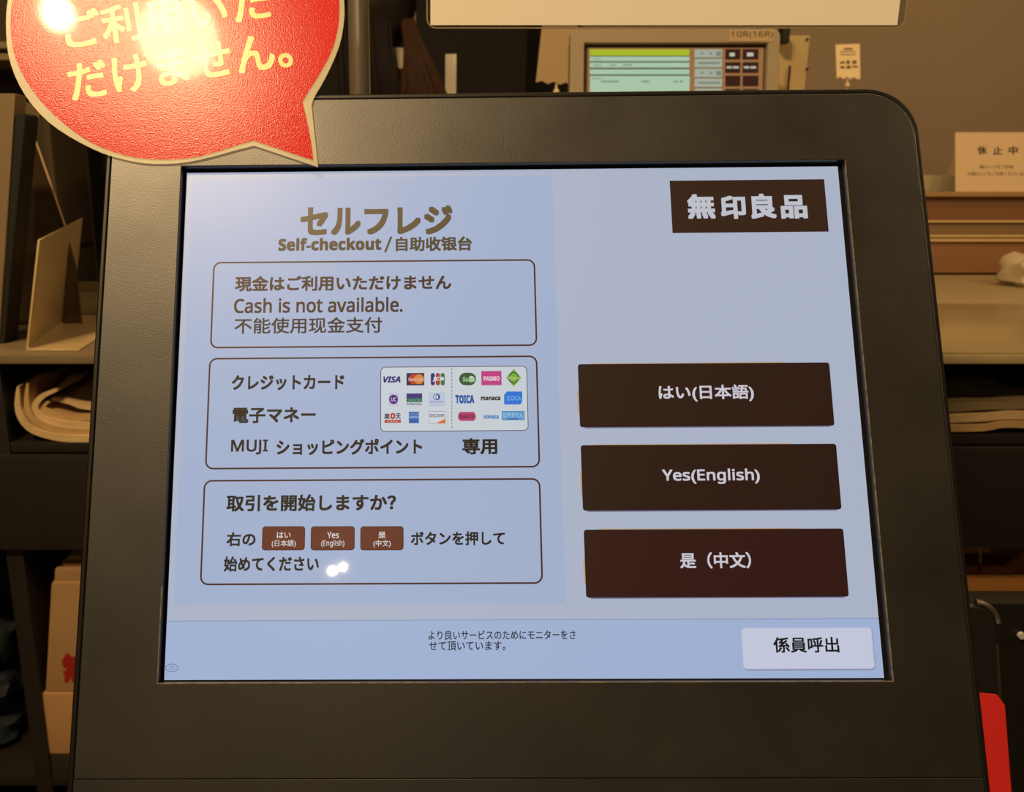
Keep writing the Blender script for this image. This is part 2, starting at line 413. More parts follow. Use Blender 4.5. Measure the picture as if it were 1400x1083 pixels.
# card panel
bm = bmesh.new(); L = q_rect(K, (520.1, 501.6), (721, 500.4), (722.2, 589), (520.1, 590.4), Z2, .0022)
flat_bm(bm, L, Z2, 0); ring_bm(bm, L, .0003, Z2 + .00004, 1)
for i in range(17):
    ya = 503 + i * 4.95; a = K.loc(617.8, ya, Z3); b = K.loc(618.1, ya + 3.2, Z3)
    flat_bm(bm, rrect(a.x - .00012, b.y, a.x + .00012, a.y, 0), Z3, 1)
sub('card_panel', bm, [lcd((208, 218, 226)), lcd((50, 50, 60))], 'white panel of payment marks')
WH = (214, 222, 230)
def crop(x, y): return 500 + x / 5.833, 490 + y / 5.833
class Logo:
    def __init__(s): s.bm = bmesh.new(); s.m = []; s.z = Z3
    def mi(s, c):
        m = lcd(c)
        if m not in s.m: s.m.append(m)
        return s.m.index(m)
    def rect(s, x0, y0, x1, y1, c, r=0.0):
        (a, b), (d, e) = crop(x0, y0), crop(x1, y1); flat_bm(s.bm, px_rect(K, a, b, d, e, s.z, r), s.z, s.mi(c)); s.z += .00003; return s
    def ring(s, x0, y0, x1, y1, c, w=.0002):
        (a, b), (d, e) = crop(x0, y0), crop(x1, y1); ring_bm(s.bm, px_rect(K, a, b, d, e, s.z), w, s.z, s.mi(c)); s.z += .00003; return s
    def disc(s, x, y, rx, ry, c, n=24):
        P = [K.loc(*crop(x + rx * math.cos(-2 * PI * i / n), y + ry * math.sin(-2 * PI * i / n)), s.z) for i in range(n)]
        flat_bm(s.bm, P, s.z, s.mi(c)); s.z += .00003; return s
    def poly(s, pts, c):
        flat_bm(s.bm, [K.loc(*crop(*p), s.z) for p in pts], s.z, s.mi(c)); s.z += .00003; return s
    def text(s, t, x0, y0, x1, y1, c, bold=.01, it=0.0):
        (a, b), (d, e) = crop(x0, y0), crop(x1, y1); px_text(K, t, a, b, d, e, s.z, s.bm, s.mi(c), bold, it); s.z += .00003; return s
    def done(s): return sub('payment_mark', s.bm, s.m)
Logo().text('VISA', 140, 143, 278, 194, (28, 36, 120), .03, .25).done()
Logo().rect(325, 117, 467, 216, (52, 30, 70)).disc(383, 166, 40, 40, (196, 62, 36)).disc(425, 166, 40, 40, (226, 134, 58)).text('MasterCard', 342, 154, 455, 180, (222, 196, 190), .02).done()
Logo().rect(519, 117, 551, 216, (34, 44, 120), .0009).rect(559, 117, 592, 216, (176, 58, 48), .0009).rect(598, 117, 630, 216, (44, 118, 58), .0009).text('JCB', 534, 148, 624, 184, (222, 222, 230), .04).done()
Logo().rect(184, 274, 262, 378, (198, 200, 226)).disc(222, 327, 36, 38, (84, 30, 132)).text('UC', 202, 312, 244, 342, (220, 210, 236), .02, .1).done()
Logo().rect(325, 280, 450, 318, (58, 44, 126)).rect(325, 318, 450, 350, (44, 104, 84)).text('SAISON', 338, 322, 438, 346, (120, 168, 150), .0).text('INTERNATIONAL', 325, 356, 450, 374, (50, 46, 110), .02).done()
Logo().rect(508, 276, 628, 378, (196, 208, 230)).ring(508, 276, 628, 378, (150, 168, 204)).disc(566, 308, 28, 26, (40, 70, 150)).disc(561, 308, 17, 20, (214, 222, 236)).rect(558, 292, 564, 326, (40, 70, 150)).text('Diners Club', 516, 336, 620, 354, (70, 90, 150), .0).done()
Logo().text('楽', 148, 438, 192, 485, (40, 34, 40), .03).text('O', 196, 436, 236, 484, (186, 40, 34), .05).text('天', 238, 438, 280, 485, (40, 34, 40), .03).rect(150, 490, 280, 514, (184, 44, 48)).text('CARD', 170, 495, 262, 509, (226, 200, 200), .0).done()
Logo().rect(344, 426, 424, 517, (40, 96, 172)).rect(344, 455, 424, 482, (62, 128, 200)).text('AMERICAN', 350, 436, 418, 450, (150, 190, 226), .0).text('EXPRESS', 350, 460, 418, 476, (190, 214, 236), .0).done()
Logo().rect(503, 421, 636, 519, (216, 222, 230)).ring(503, 421, 636, 519, (120, 120, 130)).poly([(560, 517), (634, 517), (634, 482)], (228, 112, 40)).text('DISCOVER', 510, 444, 626, 469, (40, 34, 36), .02).done()
Logo().rect(745, 115, 880, 215, (48, 88, 52), .0028).disc(843, 165, 22, 26, (206, 216, 214)).text('Suica', 775, 146, 872, 186, (150, 200, 140), .03).done()
Logo().rect(922, 101, 1083, 215, (198, 62, 134)).text('PASMO', 940, 142, 1068, 180, (238, 206, 226), .03).done()
Logo().poly([(1180, 84), (1240, 155), (1180, 224), (1120, 155)], (118, 172, 52)).disc(1180, 155, 42, 46, (46, 84, 40)).disc(1180, 155, 34, 38, (122, 178, 54)).text('Kitaca', 1136, 143, 1224, 167, (206, 226, 170), .01).done()
Logo().text('TOICA', 716, 292, 866, 360, (34, 92, 168), .05).disc(728, 302, 16, 12, (34, 92, 168)).done()
Logo().text('manaca', 918, 305, 1074, 335, (30, 28, 34), .035).done()
Logo().poly([(1104, 290), (1126, 264), (1248, 264), (1248, 346), (1232, 368), (1104, 368)], (36, 118, 222)).text('ICOCA', 1124, 302, 1238, 336, (120, 186, 240), .02).done()
g = Logo()
for k in range(5): g.disc(765 + k * 21, 463, 30 if k in (0, 4) else 28, 37, (188, 62, 112))
g.text('SUGOCA', 752, 446, 862, 480, (112, 30, 64), .03).done()
Logo().text('nimoca', 940, 446, 1060, 482, (40, 126, 196), .03).done()
Logo().rect(1085, 420, 1267, 493, (92, 158, 212)).ring(1085, 420, 1267, 493, (60, 120, 186)).text('はやかけん', 1098, 430, 1256, 474, (170, 206, 232), .02).rect(1134, 480, 1216, 487, (40, 84, 140)).done()

# ------------------------------------------------------------------ laminated red speech bubble
card = thing('speech_bubble_card', KM @ Vector((-.12, .12, .0046)), 'glossy laminated red speech bubble with cream lettering, stuck over the kiosk\'s top left corner', 'notice')
MC = rel(card, KM)
outer = [(10.7, 0), (8.2, 21), (8.6, 54), (12.5, 82), (23, 111), (39, 138), (61, 163), (86, 182), (118, 200), (146.5, 212.6), (179, 221), (204, 224.5),
         (236, 224.5), (264, 221), (297, 213), (322, 205.8), (347.5, 199.6), (435, 228.8), (431, 190), (426, 144), (429.5, 133), (443, 111), (456, 84), (466, 58), (471, 27),
         (471, 5), (469, -20), (460, -55), (440, -95), (405, -135), (360, -162), (310, -178), (250, -186), (190, -182), (130, -165), (80, -135), (42, -95), (20, -45)]
inner = [(17, 0), (15, 22), (15, 43), (18.5, 72), (29, 99), (46, 127), (68.6, 152.6), (96, 176.6), (120, 193), (148, 206), (179, 215), (205, 218),
         (233, 218.5), (263, 216.5), (296.5, 208.2), (325, 198.6), (346.4, 192.4), (428.5, 219.5), (424, 185), (413.5, 139.2), (423, 124), (436, 104), (454, 71), (461.6, 44.3), (464, 22),
         (464, 0), (462, -20), (453, -52), (433, -90), (400, -128), (357, -155), (308, -171), (250, -179), (192, -175), (133, -158), (86, -130), (50, -92), (27, -44)]
ZC = .0048
def soften(P, keep):
    """one pass of corner cutting, except at the sharp points"""
    n = len(P); out = []
    for i, p in enumerate(P):
        if i in keep: out.append(p); continue
        a, b = P[i - 1], P[(i + 1) % n]
        out.append((.25 * a[0] + .75 * p[0], .25 * a[1] + .75 * p[1])); out.append((.75 * p[0] + .25 * b[0], .75 * p[1] + .25 * b[1]))
    return out
ko = [i for i, p in enumerate(outer) if p in ((347.5, 199.6), (435, 228.8), (426, 144))]
ki = [i for i, p in enumerate(inner) if p in ((346.4, 192.4), (428.5, 219.5), (413.5, 139.2))]
LO = [K.loc(*p, ZC) for p in soften(outer, ko)][::-1]; LI = [K.loc(*p, ZC) for p in soften(inner, ki)][::-1]
M_lam = mat('laminate_film', (236, 230, 198), .3, spec=.5, trans=.6, coat=.15, crough=.1)
M_red = mat('red_laminated_print', (206, 34, 34), .2, spec=.17, bump=1.0, bscale=1350, bdist=.00007, coat=.06, crough=.05)
M_cream = mat('cream_print', (252, 238, 170), .2, spec=.17, bump=1.0, bscale=1350, bdist=.00007, coat=.06, crough=.05)
me = curve_mesh('laminate_sheet', [LO, LI], ZC - .0003, ZC + .0003, .0001); smooth(me); o = link('laminate_sheet', me, M_lam, card, MC); o['label'] = 'clear laminate border'
me = curve_mesh('red_print', [LI], ZC - .00028, ZC + .00028, 0); link('red_print', me, M_red, card, MC)
def rot_text(s, bl, ang, wpx, hpx):
    a = math.radians(ang); u = Vector((math.cos(a), -math.sin(a))); v = Vector((-math.sin(a), -math.cos(a)))
    z = ZC + .00034; b = Vector(bl)
    p0 = K.loc(*b, z); p1 = K.loc(*(b + u * wpx), z); p2 = K.loc(*(b + v * hpx), z)
    bm = bmesh.new(); text_to_bm(bm, s, p0, p1 - p0, p2 - p0, z, 0, .022)
    fin('lettering', bm, M_cream, card, MC, False)
rot_text('ご利用いた', (92, 70), 8.8, 283, 53)
rot_text('だけません。', (98.3, 139.6), 9.1, 308, 52)

# ------------------------------------------------------------------ framed notice behind the kiosk, on its pole
M_steel = mat('satin_steel', (176, 165, 148), .34, metal=.75, stretch=(1, 1, .05), noise=.08, nscale=200)
M_paper = mat('notice_paper', (252, 246, 232), .7, noise=.01, nscale=3)
M_acr = mat('clear_acrylic', (90, 84, 72), .08, spec=.6, trans=.72)
YS = .53
bot = atY(600, 39.5, YS); top_z = bot.z + .222
pole_x = atY(491, 60, .60).x
sgn = thing('notice_stand', (pole_x, .60, 0), 'slim steel pole stand holding a blank cream notice in a clear holder', 'sign')
bm = bmesh.new(); cyl_bm(bm, (0, 0, .008), (0, 0, 1.56), .0071, seg=28); fin('pole', bm, M_steel, sgn)
bm = bmesh.new(); cyl_bm(bm, (0, 0, 0), (0, 0, .008), .10, seg=40); fin('base_disc', bm, M_post, sgn)
SF = vframe((0, YS, bot.z))
x0 = atY(583, 20, YS).x; x1 = atY(1237, 20, YS).x
me = curve_mesh('clear_holder', [rrect(x0, 0, x1, .222, .0055, 8)], -.0012, .0012, .0004); smooth(me)
o = link('clear_holder', me, M_acr, sgn, rel(sgn, SF.M)); o['label'] = 'clear acrylic holder with rounded corners'
px0 = atY(588.5, 20, YS - .0015).x; px1 = atY(1228, 20, YS - .0015).x; pz = atY(900, 34.5, YS - .0015).z - bot.z
bm = bmesh.new(); box_bm(bm, ((px0 + px1) / 2, (pz + .219) / 2, .0016), (px1 - px0, .219 - pz, .0005))
fin('notice_paper', bm, M_paper, sgn, rel(sgn, SF.M), False)
bm = bmesh.new(); ring_bm(bm, rrect(x0, 0, x1, .222, .0055, 8), .0007, .00135)
fin('holder_edge', bm, mat('acrylic_edge', (160, 145, 115), .2), sgn, rel(sgn, SF.M), False)
bm = bmesh.new(); cyl_bm(bm, (0, 0, 1.50), (.12, -.04, 1.50), .004, seg=12); cyl_bm(bm, (.12, -.04, 1.50), (.12, -(.60 - YS) + .0012, 1.42), .004, seg=12)
fin('bracket_arm', bm, M_steel, sgn)

# ------------------------------------------------------------------ cash desk (two cabinets and worktops)
M_black = mat('black_brown_laminate', (25, 20, 16), .55, noise=.12, nscale=20)
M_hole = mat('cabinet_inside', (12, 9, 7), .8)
M_top = mat('worktop_laminate', (120, 104, 80), .5, noise=.06, nscale=30)
M_topR = mat('grey_worktop_laminate', (168, 150, 112), .38, noise=.05, nscale=30)
YF = .95; TH = .010; ZT = atY(1330, 486, YF).z
XL0, XL1, XR1 = -1.35, .02, 1.75
def cabinet(x0, x1, y1, label, uprights, floors, fronts):
    c = thing('counter_cabinet', ((x0 + x1) / 2, (YF + y1) / 2, 0), label, 'cabinet')
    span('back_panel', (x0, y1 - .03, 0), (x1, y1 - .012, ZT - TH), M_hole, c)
    for a, b in uprights: span('upright', (a, YF + .012, 0), (b, y1 - .031, ZT - TH - .0005), M_black, c)
    for a, b in floors: span('shelf', (x0 + .001, YF + .014, a), (x1 - .001, y1 - .032, b), M_black, c)
    for a, b, z0, z1 in fronts: span('front_rail', (a, YF + .002, z0), (b, YF + .0119, z1), M_black, c, .001)
    return c
zsh = atY(80, 604.5, YF + .017).z; zshR = atY(1330, 593.5, YF + .017).z
xdiv = atY(17, 880, YF).x, atY(40, 880, YF).x
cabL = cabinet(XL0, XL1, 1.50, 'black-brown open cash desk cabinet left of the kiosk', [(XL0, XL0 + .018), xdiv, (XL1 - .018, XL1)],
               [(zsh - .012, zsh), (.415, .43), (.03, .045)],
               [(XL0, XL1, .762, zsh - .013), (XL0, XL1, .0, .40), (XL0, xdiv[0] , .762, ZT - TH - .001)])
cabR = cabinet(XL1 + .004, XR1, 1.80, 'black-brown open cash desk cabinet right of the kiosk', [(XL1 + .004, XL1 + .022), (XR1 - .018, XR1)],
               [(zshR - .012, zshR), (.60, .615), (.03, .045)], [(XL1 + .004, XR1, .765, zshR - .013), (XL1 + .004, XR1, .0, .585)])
tag(span('worktop', (XL0, YF, ZT - TH), (XL1, 1.52, ZT), M_top, None, .0015), 'dull brown worktop left of the kiosk, under the bent plastic divider', 'worktop')
tag(span('worktop', (XL1 + .003, YF, ZT - TH), (XR1, 1.81, ZT), M_topR, None, .0015), 'greyish worktop right of the kiosk, in front of the brown upstand', 'worktop')
# clear film mat on the right worktop
M_film = mat('clear_film_mat', (176, 156, 112), .20, spec=.7, trans=.25, bump=.3, bscale=9, bdist=.004)
bm = bmesh.new(); box_bm(bm, (0, 0, .0015), (.98, .40, .003), None, .001)
fm = fin('clear_mat', bm, M_film); fm.location = (1.04, 1.153, ZT); fm.rotation_euler.z = .0
tag(fm, 'shiny clear plastic mat lying along the front edge of the right worktop', 'mat')
# upstand behind the right worktop
ups = thing('counter_upstand', ((XL1 + XR1) / 2, 1.83, 0), 'stepped brown wooden upstand with pale rails behind the right worktop', 'partition')
M_ora = mat('orange_brown_board', (136, 96, 62), .6, noise=.08, nscale=12, stretch=(.2, 1, 3))
M_brn = mat('brown_board', (120, 84, 54), .6, noise=.08, nscale=12, stretch=(.2, 1, 3))
M_rail = mat('pale_rail', (206, 176, 124), .4)
M_tau = mat('taupe_board', (128, 104, 72), .6, noise=.05)
YU = 1.815
def zy(y, Y=YU): return atY(1330, y, Y).z
def band(name, ya, yb, m, d=0.0, th=.02): span(name, (XL1 + .05, YU + d, zy(yb, YU + d)), (XR1, YU + d + th, zy(ya, YU + d)), m, ups, .0008)
span('support_board', (XL1 + .05, YU + .021, 0), (XR1, YU + .04, zy(264)), M_brn, ups)
band('lower_board', 331, 373, M_ora); band('rail', 326.5, 330.5, M_rail, -.006, .026); band('recess_strip', 324.6, 326.4, M_tau)
band('rail', 321.5, 324.5, M_rail, -.006, .026); band('middle_board', 304.5, 321.3, M_tau); band('rail', 301.5, 304.3, M_rail, -.006, .026)
band('upper_board', 269, 301.3, M_brn); band('ledge', 262, 268.8, mat('ledge_wood', (158, 124, 82), .5), -.012, .10)
# glass strip on the ledge
gs = span('glass_strip', (XL1 + .1, YU + .05, zy(262, YU - .012) + .0005), (XR1, YU + .056, zy(262, YU - .012) + .034), mat('pale_glass', (182, 172, 140), .12, spec=.7, trans=.35), None, .001)
tag(gs, 'low pale glass strip standing along the ledge behind the closed sign', 'glass screen')
# closed sign
ZL = zy(262, YU - .012)
M_sign = mat('sign_card', (206, 178, 138), .65, noise=.02)
M_ink = mat('black_ink', (30, 22, 16), .6)
sg = thing('closed_sign', (atY(1364, 262, YU).x, YU + .012, ZL), 'cream folded card sign with black characters standing on the ledge', 'sign')
SG = vframe((0, YU, ZL), .25)
a = SG.loc(1306, 181); b = SG.loc(1422, 181)
bm = bmesh.new(); box_bm(bm, ((a.x + b.x) / 2, a.y / 2, -.0005), (b.x - a.x, a.y, .001)); fin('front_card', bm, M_sign, sg, rel(sg, SG.M), False)
bm = bmesh.new(); px_text(SG, '休', 1336.4, 199.5, 1349.2, 211.6, .0003, bm, 0, .03); px_text(SG, '止', 1357.5, 200, 1370.5, 211.2, .0003, bm, 0, .03); px_text(SG, '中', 1379, 199.5, 1391.8, 211.6, .0003, bm, 0, .03)
fin('sign_text', bm, M_ink, sg, rel(sg, SG.M), False); bm = bmesh.new(); px_text(SG, '隣のレジをご利用', 1339.8, 225.6, 1385, 230.8, .0003, bm, 0, .0); fin('small_text', bm, M_ink, sg, rel(sg, SG.M), False); bm = bmesh.new(); px_text(SG, 'お隣のレジをご利用くださいませ', 1323, 235, 1405, 240.4, .0003, bm, 0, .0)
fin('small_text', bm, M_ink, sg, rel(sg, SG.M), False)
bm = bmesh.new(); box_bm(bm, ((a.x + b.x) / 2 + .006, a.y / 2, -.0005), (b.x - a.x - .012, a.y, .001))
SB = vframe((0, YU + .064, ZL), -.25); fin('rear_card', bm, M_sign, sg, rel(sg, SB.M), False)
# crumpled clear bag on the right worktop
def blob(name, c, r, m, seed=0, rough=.25, label=None, cat=None, parent=None, sub=3):
    rnd = random.Random(seed); bm = bmesh.new(); bmesh.ops.create_icosphere(bm, subdivisions=sub, radius=1)
    ph = [rnd.uniform(0, 6.28) for _ in range(6)]
    for v in bm.verts:
        n = v.co.normalized()
        k = 1 + rough * (math.sin(5 * n.x + ph[0]) * math.cos(7 * n.y + ph[1]) + .6 * math.sin(11 * n.z + 6 * n.x + ph[2]) + .35 * math.sin(17 * n.y + 9 * n.z + ph[3])) / 1.6
        v.co = Vector((n.x * r[0] * k, n.y * r[1] * k, max(n.z * r[2] * k, -r[2] * .55) + r[2] * .55))
    o = fin(name, bm, m, parent); o.location = c
    if label: tag(o, label, cat)
    return o
M_bag = mat('translucent_bag', (205, 186, 150), .35, spec=.6, trans=.25)
p = atY(1412, 392, 1.62); blob('plastic_wrap', (p.x, 1.62, ZT), (.062, .055, .04), M_bag, 4, .35, 'small crumpled clear plastic wrap on the far side of the right worktop', 'wrapping')

# ------------------------------------------------------------------ folded carrier bags under the worktops
M_carrier = mat('cream_plastic_bag', (186, 154, 108), .42, spec=.5, noise=.12, nscale=26, bump=.3, bscale=40, bdist=.004)
M_carrier2 = mat('pale_plastic_bag', (204, 176, 130), .42, spec=.5, noise=.12, nscale=26, bump=.3, bscale=40, bdist=.004)
def ribbon(name, path, th, y0, y1, m, nseg=10, wob=.003, seed=1, label=None, cat='bag', group=None):
    """a folded bag: path in px on the plane Y=y0, given thickness, running back to y1"""
    rnd = random.Random(seed); P = [atY(x, y, y0) for x, y in path]; P = [Vector((p.x, p.z)) for p in P]
    Q = []
    for i in range(len(P) - 1):          # catmull-rom
        a, b, c, d = P[max(i - 1, 0)], P[i], P[i + 1], P[min(i + 2, len(P) - 1)]
        for k in range(6):
            t = k / 6; Q.append(.5 * ((2 * b) + (c - a) * t + (2 * a - 5 * b + 4 * c - d) * t * t + (3 * b - a - 3 * c + d) * t ** 3))
    Q.append(P[-1]); n = len(Q); A = []; B = []
    for i, q in enumerate(Q):
        t = (Q[min(i + 1, n - 1)] - Q[max(i - 1, 0)]).normalized(); nn = Vector((-t.y, t.x))
        w = th * (.25 + .75 * math.sin(PI * min(1, max(0, (i + .6) / n * 3, )) / 2 if i < n / 2 else PI / 2)) / 2
        A.append(q + nn * w); B.append(q - nn * w)
    L = A + B[::-1]; m_ = len(L); base = Vector((L[0].x, y0, L[0].y)); bm = bmesh.new(); rings = []
    for j in range(nseg + 1):
        y = y0 + (y1 - y0) * j / nseg; r = []
        s = .93 if j == 0 else 1
        cen = Vector((sum(q.x for q in L) / m_, sum(q.y for q in L) / m_))
        for k, q in enumerate(L):
            qq = cen + (q - cen) * (.985 if j == 0 else 1)
            r.append(bm.verts.new((qq.x - base.x + wob * math.sin(j * 1.7 + k * .5 + seed) * (j > 0), y - y0, qq.y - base.z + wob * .6 * math.cos(j * 1.3 + k * .4) * (j > 0))))
        rings.append(r)
    for r, q in zip(rings, rings[1:]):
        for k in range(m_): bm.faces.new((r[k], r[(k + 1) % m_], q[(k + 1) % m_], q[k]))
    bmesh.ops.holes_fill(bm, edges=[e for e in bm.edges if e.is_boundary], sides=0)
    bmesh.ops.triangulate(bm, faces=[f for f in bm.faces if len(f.verts) > 4])
    bmesh.ops.recalc_face_normals(bm, faces=bm.faces[:])
    o = fin(name, bm, m); o.location = base
    me = o.data
    if label: tag(o, label, cat, group)
    return o
G = 'folded carrier bags under the left worktop'
YB = .967
ribbon('carrier_bag', [(24, 528), (24, 560), (38, 584), (66, 596), (100, 600.5), (150, 601)], .0085, YB, 1.28, M_carrier2, seed=2, label='outermost cream plastic bag curling round the folded pile under the left worktop', group=G)
ribbon('carrier_bag', [(37, 524), (36, 556), (48, 576), (74, 587), (106, 591), (150, 591.5)], .0075, YB + .004, 1.27, M_carrier, seed=3, label='second cream plastic bag from the outside of the curled pile', group=G)
ribbon('carrier_bag', [(78, 533), (58, 541), (47, 556), (56, 570), (82, 579.5), (110, 582), (150, 581)], .0075, YB + .008, 1.26, M_carrier2, seed=4, label='third plastic bag, rolled round the middle of the curled pile', group=G)
ribbon('carrier_bag', [(66, 549), (58, 556), (70, 566), (92, 572), (150, 570)], .007, YB + .012, 1.25, M_carrier, seed=5, label='innermost plastic bag at the heart of the curled pile', group=G)
ribbon('carrier_bag', [(70, 545), (92, 549), (112, 556), (150, 560)], .006, YB + .02, 1.25, M_carrier2, seed=6, label='plastic bag lying slanted on top of the curled pile', group=G)
G = 'folded carrier bags under the right worktop'
ribbon('carrier_bag', [(1180, 588), (1250, 588), (1300, 586), (1345, 585), (1380, 580), (1440, 584)], .0085, YB, 1.3, M_carrier, seed=7, label='lowest flat bag of the pile under the right worktop', group=G)
ribbon('carrier_bag', [(1180, 575), (1250, 575), (1300, 573), (1345, 571), (1385, 568), (1440, 571)], .0095, YB + .002, 1.3, M_carrier2, seed=8, label='pale middle bag of the flat pile under the right worktop', group=G)
ribbon('carrier_bag', [(1180, 558), (1250, 560), (1300, 558), (1345, 555), (1385, 554), (1440, 552)], .010, YB + .006, 1.3, mat('grey_bag', (128, 112, 84), .5, noise=.1), seed=9, label='greyish top bag of the flat pile under the right worktop', group=G)

# ------------------------------------------------------------------ paper bags in the lower left cubby
M_kraft = mat('kraft_paper', (172, 132, 86), .75, noise=.06, nscale=20)
M_kraft2 = mat('kraft_paper_pale', (162, 128, 88), .75, noise=.06, nscale=20)
YC = .966
def pk(name, tl, tr, bl, y0, y1, m, label, bev=.003, group='kraft paper bags in the lower left cubby'):
    a = atY(*tl, y0); b = atY(*tr, y0); c = atY(*bl, y0); th = y1 - y0
    bm = bmesh.new(); d = c.x - a.x
    box_bm(bm, ((b.x - a.x) / 2, th / 2, (a.z - c.z) / 2), (b.x - a.x, th, a.z - c.z), None, bev)
    for v in bm.verts: v.co.x += d * (1 - v.co.z / (a.z - c.z))
    o = fin(name, bm, m); o.location = (a.x, y0, c.z); tag(o, label, 'bag', group); return o
b1 = pk('paper_bag', (57, 948), (190, 948), (54, 1031), YC, YC + .12, M_kraft, 'front paper bag block at the bottom of the lower left cubby')
zc = b1.location.z
b2 = pk('paper_bag', (70, 797), (190, 797), (62, 946), YC + .002, YC + .11, M_kraft2, 'taller paper bag printed with a red character, standing on the front block')
b3 = pk('paper_bag', (75, 778), (170, 778), (74, 796), YC + .006, YC + .10, M_kraft2, 'thin folded paper bag lying on the bag with the red character', .002)
b4 = pk('paper_bag', (86, 770), (170, 770), (86, 777.5), YC + .012, YC + .10, M_kraft, 'topmost sliver of folded paper bag in the lower left cubby', .001)
RF = vframe((0, YC + .002, 0))
bm = bmesh.new(); px_text(RF, '無', 85, 893, 119, 934, .0004, bm, 0, .05)
rt = fin('red_character', bm, mat('red_print_ink', (150, 24, 22), .6), b2, Matrix.Translation(-b2.location) @ RF.M, False)
# bring the pile onto the cubby floor
zf = .43
for o in (): pass
sup = tag(span('cardboard_tray', (b1.location.x - .0, YC, .4305), (b1.location.x + .16, YC + .20, zc - .0005), mat('dark_tray', (34, 26, 20), .8), None, .001), 'shallow dark tray under the stacked paper bags', 'tray') if zc > .436 else None
# dark bundle in the leftmost cubby
M_navy = mat('navy_fabric', (26, 36, 44), .8, noise=.5, nscale=60)
p = atY(-22, 960, 1.05)
for k, (dz, rr) in enumerate(((0, .052), (.062, .05), (.122, .045))):
    blob('folded_cloth', (p.x + .004 * k, 1.06, .4305 + dz), (rr, .06, .038), M_navy, 11 + k, .2,
         ('lowest', 'middle', 'topmost')[k] + ' dark navy cloth bundle in the far left cubby', 'cloth')

# ------------------------------------------------------------------ carton and strap under the right worktop
M_carton = mat('carton_board', (190, 130, 66), .75, noise=.06, nscale=15)
a = atY(1322, 786, 1.0); b = atY(1470, 786, 1.0); zb = .6155
ct = thing('cardboard_carton', ((a.x + b.x) / 2, 1.12, zb), 'brown cardboard carton on the lower shelf right of the kiosk', 'box')
cx = (a.x + b.x) / 2; hw = (b.x - a.x) / 2 + .06
span('front_wall', (cx - hw, 1.0, zb), (cx + hw, 1.004, a.z), M_carton, ct, .0005)
span('rear_wall', (cx - hw, 1.236, zb), (cx + hw, 1.24, a.z), M_carton, ct, .0005)
span('side_wall', (cx - hw, 1.0045, zb), (cx - hw + .004, 1.2355, a.z), M_carton, ct, .0005)
span('side_wall', (cx + hw - .004, 1.0045, zb), (cx + hw, 1.2355, a.z), M_carton, ct, .0005)
span('bottom', (cx - hw + .0045, 1.0045, zb), (cx + hw - .0045, 1.2355, zb + .004), M_carton, ct, .0005)
def tube(name, pts, r, m, parent=None, M=None, res=6):
    c = bpy.data.curves.new(name, 'CURVE'); c.dimensions = '3D'; c.bevel_depth = r; c.bevel_resolution = 2; c.resolution_u = res; c.use_fill_caps = True
    s = c.splines.new('NURBS'); s.points.add(len(pts) - 1); s.use_endpoint_u = True; s.order_u = 3
    for q, p in zip(s.points, pts): q.co = (*p, 1)
    o = bpy.data.objects.new('t', c); C.objects.link(o); dg = bpy.context.evaluated_depsgraph_get(); dg.update()
    me = bpy.data.meshes.new_from_object(o.evaluated_get(dg)); bpy.data.objects.remove(o); bpy.data.curves.remove(c)
    me.materials.clear(); smooth(me); return link(name, me, m, parent, M)
P = [atY(x, y, 1.02) for x, y in ((1338, 792), (1341, 765), (1338, 745), (1331, 734), (1318, 733), (1300, 735), (1296, 792))]
b0 = P[0].copy(); st = tube('hanging_strap', [q - b0 for q in P], .0016, mat('tan_strap', (190, 150, 96), .6)); st.location = b0
tag(st, 'thin tan loop handle standing up out of the cardboard carton', 'strap')

# ------------------------------------------------------------------ bent smoky divider on the left worktop
M_smoke = mat('frosted_smoke_acrylic', (196, 172, 126), .30, spec=.6, trans=.08, bump=.06, bscale=20)
M_smoke2 = mat('frosted_smoke_acrylic_thin', (150, 132, 98), .30, spec=.6, trans=.45)
div = thing('plastic_divider', (*atZ(66, 470, ZT).xy, ZT), 'bent translucent plastic divider with a bright fold, on the left worktop beside the kiosk', 'divider')
def slab(name, quad, th, m, parent, nrm=None):
    """solid slab from a list of world points"""
    bm = bmesh.new(); q = [Vector(p) - Vector(parent.location if parent else (0, 0, 0)) for p in quad]
    n = (q[1] - q[0]).cross(q[2] - q[0]).normalized() if nrm is None else Vector(nrm)
    a = [bm.verts.new(p) for p in q]; b = [bm.verts.new(p + n * th) for p in q]
    bm.faces.new(a); bm.faces.new(b[::-1]); k = len(q)
    for i in range(k): bm.faces.new((a[i], b[i], b[(i + 1) % k], a[(i + 1) % k]))
    bmesh.ops.recalc_face_normals(bm, faces=bm.faces[:])
    bmesh.ops.bevel(bm, geom=bm.edges[:], offset=min(th * .25, .0008), segments=1, affect='EDGES')
    return fin(name, bm, m, parent)
FB = atZ(35, 480, ZT); RB = atZ(97, 433, ZT); R2 = atZ(131, 433, ZT); R3 = atZ(132, 465, ZT); F2 = atZ(108, 480, ZT)
FT = atY(51, 328, FB.y + .015); FT2 = atY(58, 325, FB.y + .018); RT = atY(111, 298, RB.y + .01)
slab('upright_panel', [FB, RB, RT, FT2, FT], .0022, M_smoke, div, (1, 0, 0))
slab('base_flange', [FB + Vector((.0025, 0, 0)), F2, R3, R2, RB + Vector((.0025, 0, 0))], .0022, M_smoke, div, (0, 0, 1))
Q1 = atY(97, 385, RB.y + .004); Q2 = atY(136, 385, RB.y + .004); Q3 = atY(133, 432, RB.y + .004)
slab('rear_flange', [RB + Vector((.003, .004, .0025)), R2 + Vector((0, .004, .0025)), Q2, Q1 + Vector((.003, 0, 0))], .0022, M_smoke2, div, (0, 1, 0))
